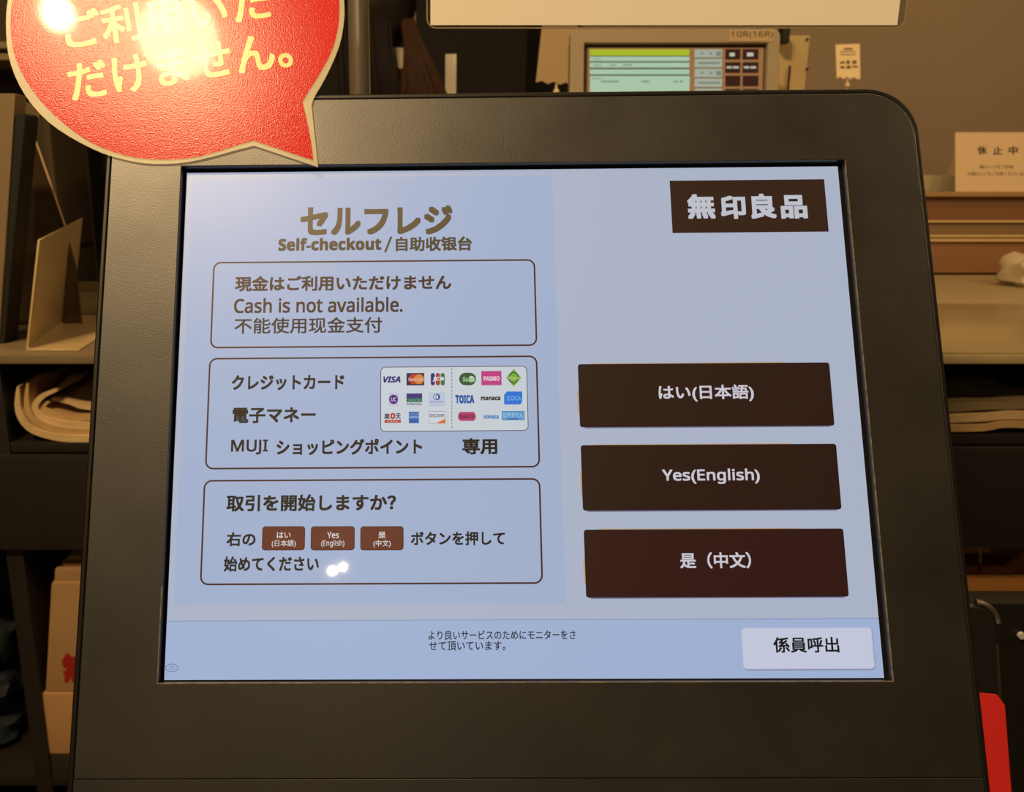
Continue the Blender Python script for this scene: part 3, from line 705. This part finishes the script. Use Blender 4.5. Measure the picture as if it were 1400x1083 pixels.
W1 = atY(113, 342, RB.y + .0035); W2 = atY(117, 350, RB.y + .0035); W3 = atY(118, 385, RB.y + .0035); W4 = atY(103, 385, RB.y + .0035)
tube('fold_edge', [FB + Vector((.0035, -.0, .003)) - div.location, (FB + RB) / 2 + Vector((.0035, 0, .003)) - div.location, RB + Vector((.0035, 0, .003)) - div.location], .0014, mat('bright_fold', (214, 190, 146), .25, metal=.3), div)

# ------------------------------------------------------------------ beige device and smoky screen at the far left
M_beige = mat('beige_plastic', (130, 110, 80), .55, noise=.03, nscale=8)
M_rub = mat('black_rubber', (14, 12, 10), .7)
def slab_px(name, pts, Y, th, m, parent):
    return slab(name, [atY(x, y, Y) for x, y in pts], th, m, parent, (0, 1, 0))
YD = 1.02
bx = atY(-60, 485, YD)
dev = thing('upright_monitor', (bx.x, YD + .01, ZT), 'beige slab-like device leaning at the far left edge, with a thick black rim', 'monitor')
def on_top(x): return atZ(x, 486, ZT)
zb_ = atY(0, 486, YD)
slab_px('casing', [(-110, 486), (-2, 486), (20, 128), (-84, 128)], YD, .03, M_beige, dev)
slab_px('rim', [(-1.5, 486), (5, 486), (35, 160), (33, 155), (23, 155), (20.5, 160)], YD + .002, .034, M_rub, dev)
M_smk = mat('dark_smoky_acrylic', (62, 50, 34), .25, spec=.6, trans=.30)
scr = thing('smoky_screen', (*atY(40, 440, 1.16).xy, ZT), 'dark smoky acrylic screen with one bright slanting edge, behind the plastic divider', 'screen')
Y2 = 1.16
zt = atY(60, 437, Y2); 
def z_on(x): p = atY(x, 440, Y2); return (x, 440)
ybot = CY - F * ((lambda r: (r * math.cos(PITCH) + math.sin(PITCH)) / (math.cos(PITCH) - r * math.sin(PITCH)))((ZT - CAM.z) / Y2))
slab('sheet', [atY(x, y, Y2) for x, y in ((3, ybot - .3), (112, ybot - .3), (104, 365), (88, 309), (49, 190), (37, 158), (32, 200))], .003, M_smk, scr, (0, 1, 0))
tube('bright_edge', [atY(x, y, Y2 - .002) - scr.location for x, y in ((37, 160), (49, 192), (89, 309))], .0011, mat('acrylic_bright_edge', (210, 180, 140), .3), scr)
fr_ = thing('small_acrylic_stand', (*atY(38, 200, 1.30).xy, ZT), 'pale clear acrylic stand rising behind the smoky screen', 'stand')
Y3 = 1.30
r3 = (ZT - CAM.z) / Y3; yb3 = CY - F * ((r3 * math.cos(PITCH) + math.sin(PITCH)) / (math.cos(PITCH) - r3 * math.sin(PITCH)))
slab('sheet', [atY(x, y, Y3) for x, y in ((24, yb3 - .3), (45, yb3 - .3), (49, 190), (56, 140), (18, 141))], .003, mat('pale_acrylic', (122, 106, 76), .3, spec=.6, trans=.45), fr_, (0, 1, 0))

# ------------------------------------------------------------------ cash register on the desk
M_reg = mat('register_beige', (152, 136, 110), .5, noise=.02, nscale=6)
M_regd = mat('register_recess', (74, 54, 36), .5)
YR = 1.30
RO = atY(920, 39, YR); ztop = RO.z; tiltR = .16
RG = vframe((0, YR, ztop), tiltR)
reg = thing('cash_register', (atY(925, 80, YR).x, YR + .06, ZT), 'beige touch screen cash register showing a lit sales screen, behind the kiosk', 'cash register')
MR = rel(reg, RG.M)
a = RG.loc(779.5, 80); b = RG.loc(1066, 80)
hR = .262
zI = -.004
ia = RG.loc(798.5, 90, 0); ib = RG.loc(1049, 90, 0); it = RG.loc(920, 58.5, 0).y
me = curve_mesh('bezel', [rrect(a.x, -hR, b.x, 0, .011, 8), [(ia.x, -hR + .03), (ia.x, it), (ib.x, it), (ib.x, -hR + .03)]], -.012, 0, .0015); smooth(me)
link('bezel', me, M_reg, reg, MR)
me = curve_mesh('rear_casing', [rrect(a.x + .004, -hR + .004, b.x - .004, -.004, .01, 8)], -.045, -.0125, .004); smooth(me); link('rear_casing', me, M_reg, reg, MR)
bm = bmesh.new(); flat_bm(bm, [(ia.x - .002, -hR + .028), (ib.x + .002, -hR + .028), (ib.x + .002, it + .002), (ia.x - .002, it + .002)], -.0105); fin('screen_surround', bm, M_regd, reg, MR, False)
zS = -.008
bm = bmesh.new(); flat_bm(bm, px_rect(RG, 802.5, 65.5, 1041.5, 236, zS), zS)
rs = fin('register_screen', bm, lcd((150, 104, 62), 1, .3), reg, MR, False); rs['label'] = 'lit screen with orange-brown frame and green rows'
def rsub(name, rects, c, z=zS + .0004):
    bm = bmesh.new()
    for r in rects: flat_bm(bm, px_rect(RG, *r, z), z)
    return fin(name, bm, lcd(c, 1, .3), rs, Matrix.Identity(4), False)
rsub('green_title_bar', [(806.5, 67.5, 942.5, 76)], (166, 182, 40))
for r in ((806.5, 77.4, 942.5, 83.6), (806.5, 85.6, 942.5, 92.4), (806.5, 94.8, 942.5, 101.6), (806.5, 103.8, 942.5, 150)): rsub('list_row', [r], (166, 196, 168))
rsub('list_row_rule', [(806.5, 76, 942.5, 77.4), (806.5, 83.6, 942.5, 85.6), (806.5, 92.4, 942.5, 94.8), (806.5, 101.6, 942.5, 103.8)], (84, 88, 58))
for r_ in [(809, 106.5, 824, 108), (822, 110, 846, 113), (877, 110, 888, 113), (921, 110, 927, 113), (929, 110, 934, 113), (811, 80, 822, 81.6), (812, 88.5, 822, 90.5), (834, 88, 842, 90.5), (852, 87.5, 864, 90)]: rsub('list_mark', [r_], (132, 154, 132), zS + .0008)
for k, (y0, y1) in enumerate(((67.5, 78.6), (80.4, 92.2), (94, 105.6), (107.4, 119), (121, 133))):
    rsub('grey_key', [(949.6, y0, 987, y1)], (160, 168, 150)); rsub('key_rule', [(949.6, y1, 987, y1 + 1.2)], (96, 76, 50))
    rsub('key_marks', [(958, y0 + 4, 962, y0 + 7), (970, y0 + 4, 974, y0 + 7), (979, y0 + 3, 986, y0 + 9)] if k in (0, 2) else [(954, y0 + 4.5, 984, y0 + 7)], (118, 126, 116), zS + .0008)
for k, (y0, y1) in enumerate(((67, 81.6), (85, 100), (103.4, 118.2), (121.6, 136))):
    for j, (x0, x1) in enumerate(((991.5, 1012.3), (1015.2, 1037))):
        rsub('dark_key', [(x0, y0, x1, y1)], (50, 22, 14))
        if k == 0: rsub('key_marks', [(x0 + 6, y0 + 5, x0 + 13 + 2 * j, y0 + 10)], (190, 184, 168), zS + .0008)
        if k == 1: rsub('key_marks', [(x0 + 2, y0 + 5.5, x0 + 9, y0 + 8.6), (x0 + 10.5, y0 + 5.5, x0 + 18.5, y0 + 8.6)], (180, 174, 158), zS + .0008)
bm = bmesh.new(); flat_bm(bm, px_rect(RG, 996.5, 40.5, 1058, 56.5, .0006), .0006); fin('number_label', bm, mat('label_tape', (176, 152, 112), .5), reg, MR, False)
bm = bmesh.new(); px_text(RG, '10R(16R)', 999.5, 42.5, 1057, 52.5, .001, bm, 0, .0); fin('label_text', bm, mat('brown_ink', (66, 46, 30), .6), reg, MR, False)
# stand and side unit
span('stand_foot', (a.x + .05, YR - .09, ZT), (b.x - .05, YR + .13, ZT + .03), M_reg, reg, .006)
span('stand_neck', ((a.x + b.x) / 2 - .06, YR + .0, ZT + .031), ((a.x + b.x) / 2 + .06, YR + .055, ztop - .12), M_reg, reg, .006)
YK = 1.40
sa = atY(1068, 48, YK); sb = atY(1108, 48, YK)
side = thing('card_reader_unit', ((sa.x + sb.x) / 2, YK + .03, ZT), 'flat beige box with two small screws standing against the right of the cash register', 'reader')
bm = bmesh.new(); box_bm(bm, (0, 0, (sa.z - ZT) / 2), (sb.x - sa.x, .06, sa.z - ZT), None, .003); fin('housing', bm, mat('pale_beige_plastic', (176, 152, 104), .5), side)
for yy in (54, 94.5):
    p = atY(1103.5, yy, YK); bm = bmesh.new(); cyl_bm(bm, p - side.location + Vector((0, .002, 0)), p - side.location + Vector((0, -.0012, 0)), .0022, seg=12); fin('screw', bm, M_rub, side)
p0 = atY(1067, 40, YK - .02); p1 = atY(1076, 58, YK - .02)
bm = bmesh.new(); box_bm(bm, (0, 0, 0), (p1.x - p0.x, .018, p0.z - p1.z + .004), None, .001)
o = fin('black_clip', bm, M_rub, side); o.location = (p0 + p1) / 2 - side.location
q0 = atY(1079.5, 90, YK - .001)
tube('cable', [Vector((q0.x, YK - .0025, q0.z)) - side.location, Vector((q0.x, YK - .0025, ZT + .1)) - side.location, Vector((q0.x, YK - .0025, ZT + .004)) - side.location], .0016, M_rub, side)

# two cards on stems (pale sheet left of the register, small tag at the wall)
def stem_card(name, TL, TR, BLp, BRp, Y, zbase, m, label, cat, lines):
    t = thing(name, (atY((BLp[0] + BRp[0]) / 2, BLp[1], Y).x, Y + .004, zbase), label, cat)
    pts = [atY(*BLp, Y)]; n = 7
    L = [atY(*TL, Y), atY(*BLp, Y)]
    a = atY(*BLp, Y); b = atY(*BRp, Y)
    for k in range(1, n):
        q = a.lerp(b, k / n); q.z += (.0035 if k % 2 else -.001); L.append(q)
    L += [b, atY(*TR, Y)]
    slab('card', L, .0012, m, t, (0, 1, 0))
    mid = (a + b) / 2; lo = Vector(t.location)
    bm = bmesh.new(); cyl_bm(bm, Vector((0, .0, .004)), Vector((0, 0, mid.z - zbase + .012)), .0022, seg=12); cyl_bm(bm, Vector((0, 0, 0)), Vector((0, 0, .004)), .02, seg=20)
    bmesh.ops.create_icosphere(bm, subdivisions=2, radius=.0055, matrix=Matrix.Translation((0, -.001, mid.z - zbase - .012)))
    fin('stem', bm, mat('white_stem', (214, 190, 150), .5), t)
    FRM = vframe((0, Y - .0006, 0))
    bm = bmesh.new()
    for r in lines: flat_bm(bm, px_rect(FRM, *r, .0003), .0003)
    fin('printed_lines', bm, mat('faint_ink', (120, 88, 56), .7), t, rel(t, FRM.M), False)
M_tag = mat('tag_card', (240, 216, 168), .6)
stem_card('display_card', (742, 26), (790, 26), (732.5, 113), (790, 117), 1.50, ZT, mat('grey_card', (168, 144, 106), .6), 'plain greyish beige card on a stem, just left of the cash register', 'card stand', [])
stem_card('price_tag_stand', (1142.5, 61), (1175.5, 60), (1144, 107.5), (1176.5, 108), 1.76, ZT, M_tag, 'small cream card on a white stem, in front of the brown wall', 'card stand',
          [(1154, 65.5, 1166, 67.5), (1149, 70, 1170, 70.8), (1149, 74, 1170, 74.8), (1149, 84, 1155, 86.5), (1157.5, 82.5, 1162, 87), (1165.5, 82.5, 1171, 87), (1149, 90.5, 1155, 93), (1157.5, 89.5, 1163, 93.5), (1165, 90, 1173, 92)])

# ------------------------------------------------------------------ payment terminal and red card, lower right
YP = .50
PT = vframe(atY(1300, 1083, YP), .33)
pt = thing('payment_terminal', (atY(1335, 900, YP).x, YP + .06, 0), 'black payment terminal with a rounded silver edge, low behind the kiosk\'s right side', 'card terminal')
MP = rel(pt, PT.M)
c0 = PT.loc(1290, 950); c1 = PT.loc(1366, 950); c2 = PT.loc(1330, 825)
ye = PT.loc(1352, 1083).y - .05
me = curve_mesh('housing', [rrect(c0.x - .03, ye, PT.loc(1372, 1000).x, c2.y, .014, 10)], -.05, 0, .004, 4); smooth(me); link('housing', me, mat('terminal_black', (26, 25, 23), .38), pt, MP)
e0 = rrect(c0.x - .03, ye, PT.loc(1372, 1000).x + .0006, c2.y + .0006, .0145, 10)
# silver trim along the top right corner and side
arc = [Vector((p[0], p[1])) for p in e0]
mx = max(p.x for p in arc)
seg_ = [p for p in arc if p.y > c2.y - .016 and p.x > mx - .016]
seg_ = sorted(seg_, key=lambda p: p.x - p.y)
tube('silver_trim', [Vector((p.x, p.y, -.001)) for p in seg_], .0022, mat('bright_metal', (220, 210, 190), .22, metal=1), pt, MP)
bm = bmesh.new(); box_bm(bm, (mx + .001, (ye + c2.y) / 2 - .010, -.02), (.004, c2.y - ye - .04, .03), None, .001); fin('side_trim', bm, mat('dark_metal', (70, 66, 60), .4, metal=.6), pt, MP)
pw = Vector(pt.location)
bm = bmesh.new(); cyl_bm(bm, (0, 0, .01), (0, 0, atY(1335, 1083, YP).z + .02), .018); cyl_bm(bm, (0, 0, 0), (0, 0, .01), .09, seg=36); fin('stand_post', bm, M_post, pt)
zr = .0045
me = curve_mesh('red_card', [[PT.loc(*p, zr) for p in ((1300, 946), (1343, 948), (1363, 950), (1374, 964), (1383, 1083), (1384, 1110), (1306, 1110))]], .003, .0045, .0003); smooth(me)
rc = link('red_card', me, mat('plain_red_card', (226, 42, 38), .6, noise=.03), None, PT.M); tag(rc, 'plain red card with a cut corner resting against the black payment terminal', 'card')
# black panel further right
bp_ = thing('black_panel', (atY(1440, 950, .66).x, .677, 0), 'upright black panel at the right edge, behind the payment terminal', 'panel')
zt_ = atY(1400, 829, .66).z
xa = atY(1330, 829, .66).x
span('body', (xa, .665, 0), (xa + .32, .690, zt_), mat('cabinet_black', (22, 21, 19), .45), bp_, .004)
p = atY(1399, 871, .66); bm = bmesh.new(); cyl_bm(bm, (0, 0, 0), (0, -.003, 0), .003, seg=12); o = fin('button', bm, mat('white_dot', (220, 220, 220), .4), bp_); o.location = Vector((p.x, .664, p.z)) - bp_.location
o['label'] = 'small white button'

# ------------------------------------------------------------------ shop assistant behind the desk, seen from behind
def skin(name, verts, edges, radii, m, parent, root=0, sub=2):
    me = bpy.data.meshes.new(name); me.from_pydata([Vector(v) for v in verts], edges, []); o = bpy.data.objects.new('t', me); C.objects.link(o)
    o.modifiers.new('s', 'SKIN'); 
    for i, sv in enumerate(me.skin_vertices[0].data):
        r = radii[i]; sv.radius = (r if isinstance(r, tuple) else (r, r)); sv.use_root = (i == root)
    u = o.modifiers.new('u', 'SUBSURF'); u.levels = sub; u.render_levels = sub
    dg = bpy.context.evaluated_depsgraph_get(); dg.update()
    r = bpy.data.meshes.new_from_object(o.evaluated_get(dg)); bpy.data.objects.remove(o); bpy.data.meshes.remove(me)
    for p in r.polygons: p.use_smooth = True
    r.materials.clear(); r.name = name; return link(name, r, m, parent)
M_skin = mat('skin', (206, 150, 116), .5)
M_hair = mat('dark_brown_hair', (20, 14, 11), .42, spec=.5, noise=.3, nscale=120, stretch=(1, 1, .08))
M_hair2 = mat('lit_brown_hair', (62, 40, 28), .42, spec=.5)  # lighter copy of the hair, its lit tone put into the colour
M_uni = mat('black_uniform', (13, 12, 12), .85)
M_shirt = mat('white_shirt', (226, 214, 192), .7)
HX = -.115; HY = 2.03
per = thing('person', (HX, HY, 0), 'person with long dark brown hair in a black top, back turned, behind the cash desk', 'person')
per.rotation_euler.z = math.radians(0)
# local frame: x right, y forward (away from the customer side), z up
V = []; Ed = []; R = []
def vtx(p, r, prev=None):
    V.append(p); R.append(r)
    if prev is not None: Ed.append((prev, len(V) - 1))
    return len(V) - 1
pel = vtx((0, 0, .93), (.135, .10)); wa = vtx((0, 0, 1.06), (.115, .085), pel); ch = vtx((0, .0, 1.24), (.14, .095), wa); nk0 = vtx((0, 0, 1.37), (.07, .06), ch)
nk = vtx((0, .005, 1.43), .05, nk0); hd = vtx((0, .02, 1.50), (.065, .075), nk); hc = vtx((0, .02, 1.57), (.072, .09), hd); ht = vtx((0, .01, 1.64), (.05, .065), hc)
for s in (-1, 1):
    hp = vtx((s * .085, 0, .88), .088, pel); kn = vtx((s * .09, .01, .48), .055, hp); an = vtx((s * .09, -.01, .09), .038, kn); ft = vtx((s * .095, .07, .04), .036, an); vtx((s * .1, .14, .03), .03, ft)
    shd = vtx((s * .155, 0, 1.33), .052, nk0); el = vtx((s * .21, .0, 1.06), .038, shd); wr = vtx((s * .19, .20, 1.02), .025, el)
    pa = vtx((s * .175, .27, 1.03), (.034, .016), wr)
    for k, (dx, L) in enumerate(((-.027, .058), (-.009, .068), (.009, .064), (.026, .05))):
        f1 = vtx((s * .175 + dx, .305, 1.03), .0095, pa); f2 = vtx((s * .175 + dx * 1.1, .305 + L * .55, 1.022), .0085, f1); vtx((s * .175 + dx * 1.15, .305 + L, 1.005), .0075, f2)
    t1 = vtx((s * .175 - s * .038, .255, 1.025), .0105, wr); vtx((s * .175 - s * .056, .285, 1.015), .0085, t1)
skin('body', V, Ed, R, M_skin, per)
# clothes: top and trousers as their own shells over the body
V = []; Ed = []; R = []
pel = vtx((0, 0, .90), (.152, .118)); wa = vtx((0, 0, 1.06), (.135, .10), pel); ch = vtx((0, 0, 1.24), (.158, .112), wa); nk0 = vtx((0, 0, 1.36), (.09, .075), ch); vtx((0, .0, 1.425), (.064, .058), nk0)
for s in (-1, 1):
    shd = vtx((s * .160, 0, 1.325), .064, nk0); el = vtx((s * .215, 0, 1.06), .052, shd); vtx((s * .195, .17, 1.02), .038, el)
skin('black_top', V, Ed, R, M_uni, per)
V = []; Ed = []; R = []
pel = vtx((0, 0, .92), (.148, .112))
for s in (-1, 1):
    hp = vtx((s * .085, 0, .86), .10, pel); kn = vtx((s * .09, .01, .48), .07, hp); vtx((s * .09, -.005, .10), .058, kn)
skin('trousers', V, Ed, R, mat('dark_trousers', (22, 20, 20), .85), per)
# collar
bm = bmesh.new()
for i in range(18):
    a0 = 2 * PI * i / 18; a1 = 2 * PI * (i + 1) / 18
    pts = [(.070 * math.cos(a0), .062 * math.sin(a0), 1.485), (.070 * math.cos(a1), .062 * math.sin(a1), 1.485), (.088 * math.cos(a1), .078 * math.sin(a1), 1.440), (.088 * math.cos(a0), .078 * math.sin(a0), 1.440)]
    bm.faces.new([bm.verts.new(p) for p in pts])
bmesh.ops.remove_doubles(bm, verts=bm.verts[:], dist=1e-5)
bmesh.ops.solidify(bm, geom=bm.faces[:], thickness=.003); fin('shirt_collar', bm, M_shirt, per)
# face on the far side: nose, eyes, mouth, ears
def ell(name, c, r, m, parent=per, sub=2):
    bm = bmesh.new(); bmesh.ops.create_icosphere(bm, subdivisions=sub, radius=1)
    for v in bm.verts: v.co = Vector((v.co.x * r[0] + c[0], v.co.y * r[1] + c[1], v.co.z * r[2] + c[2]))
    return fin(name, bm, m, parent)
ell('nose', (0, .118, 1.545), (.011, .016, .02), M_skin); ell('mouth', (0, .098, 1.505), (.022, .008, .006), mat('lips', (170, 84, 76), .5))
for s in (-1, 1):
    ell('eye', (s * .03, .098, 1.578), (.012, .008, .007), mat('eye_white', (225, 220, 210), .3)); ell('ear', (s * .076, .012, 1.552), (.012, .020, .032), M_skin)
# hair: a cap over the skull and long locks falling over the back and the right shoulder
bm = bmesh.new(); bmesh.ops.create_icosphere(bm, subdivisions=4, radius=1)
for v in bm.verts:
    n = v.co.copy(); x = n.x * .088; y = n.y * .106 + .008; z = n.z * .100 + 1.60
    if n.y > .55 and n.z < .55: y = .008 + .55 * .106 - .02
    if n.z < 0 and n.y < .3: z -= .04 * (-n.z)
    w = 1 + .02 * math.sin(26 * math.atan2(n.y, n.x)); v.co = Vector((x * w, (y - .008) * w + .008, z))
hr = fin('hair', bm, M_hair, per)
rnd = random.Random(5)
def locks(name, n, spec, m, r=.0035):
    bm = bmesh.new()
    for i in range(n):
        P = spec(i, rnd); k = 8
        side_ = None; prev = None
        pts = []
        for j in range(k + 1):
            t = j / k; q = (1 - t) ** 3 * P[0] + 3 * t * (1 - t) ** 2 * P[1] + 3 * t * t * (1 - t) * P[2] + t ** 3 * P[3]; pts.append(q)
        for j, q in enumerate(pts):
            rr = r * (1 - .75 * (j / k) ** 2)
            ring = [bm.verts.new(q + Vector((rr * math.cos(a), rr * math.sin(a), 0))) for a in (0, 1.57, 3.14, 4.71)]
            if prev:
                for a in range(4): bm.faces.new((prev[a], prev[(a + 1) % 4], ring[(a + 1) % 4], ring[a]))
            prev = ring
    return fin(name, bm, m, per)
def back(i, r):
    x = r.uniform(-.078, .026); y = -.085 + .25 * abs(x) + r.uniform(-.006, .01); e = r.uniform(0, .05)
    return [Vector((x, y + .03, 1.60)), Vector((x * 1.1 - .0, y - .02, 1.50)), Vector((x * 1.15 + .012, y - .035, 1.42)), Vector((x * 1.25 + .035 + r.uniform(-.01, .012), -.125 + r.uniform(-.008, .01), 1.29 - e))]
def right(i, r):
    x = .068 + r.uniform(-.014, .014); u = r.uniform(-1, 1); d = r.uniform(-.02, .02)
    return [Vector((x, -.03 + d, 1.545)), Vector((x + .012, -.07 + d, 1.49)), Vector((.103 + .040 * u, -.09 + d, 1.43)), Vector((.118 + .078 * u, -.10 + d, 1.30 - r.uniform(0, .04)))]
o = locks('back_hair', 240, back, M_hair, .0045); o['kind'] = 'stuff'
o = locks('side_hair', 290, right, M_hair2, .0034); o['kind'] = 'stuff'
# a white slip seen past the hair: paper held on a stand behind the desk
p0 = atY(611, 74, 1.62); p1 = atY(623.5, 118, 1.62)
slip = thing('paper_slip', ((p0.x + p1.x) / 2 - .01, 1.93, 0), 'narrow white paper slip standing just right of the person\'s hair', 'paper')
YQ = 2.28
p0 = atY(609, 74, YQ); p1 = atY(623.5, 118, YQ); slip.location = ((p0.x + p1.x) / 2, YQ, 0)
bm = bmesh.new(); box_bm(bm, (0, 0, (p0.z + p1.z) / 2 - .02), (p1.x - p0.x, .001, p0.z - p1.z + .04)); fin('sheet', bm, M_shirt, slip)
bm = bmesh.new(); cyl_bm(bm, (0, .004, 0), (0, .004, p1.z), .003, seg=10); cyl_bm(bm, (0, .004, 0), (0, .004, .006), .10, seg=24); fin('stand', bm, M_post, slip)

# ------------------------------------------------------------------ dim shelving far behind, at the left
shv = thing('wall_shelving', (-1.35, 2.9, 0), 'dim brown shelving against the far wall, at the left edge', 'shelving')
M_shb = mat('shelving_brown', (92, 76, 52), .7); M_shl = mat('shelving_edge', (168, 146, 104), .6)
xa = -2.4; xb = atY(62, 100, 2.7).x
zt1 = atY(10, 57, 2.7).z; zt2 = atY(10, 73, 2.7).z
span('back_board', (xa, 2.95, 0), (xb, 2.97, 2.4), M_shb, shv)
for z in (.5, 1.0, zt2, zt1, 2.0): span('shelf_board', (xa, 2.7, z - .018), (xb, 2.949, z), M_shl, shv)
for x in (xa, xb - .02): span('side_board', (x, 2.69, 0), (x + .02, 2.949 , 2.4), M_shb, shv)
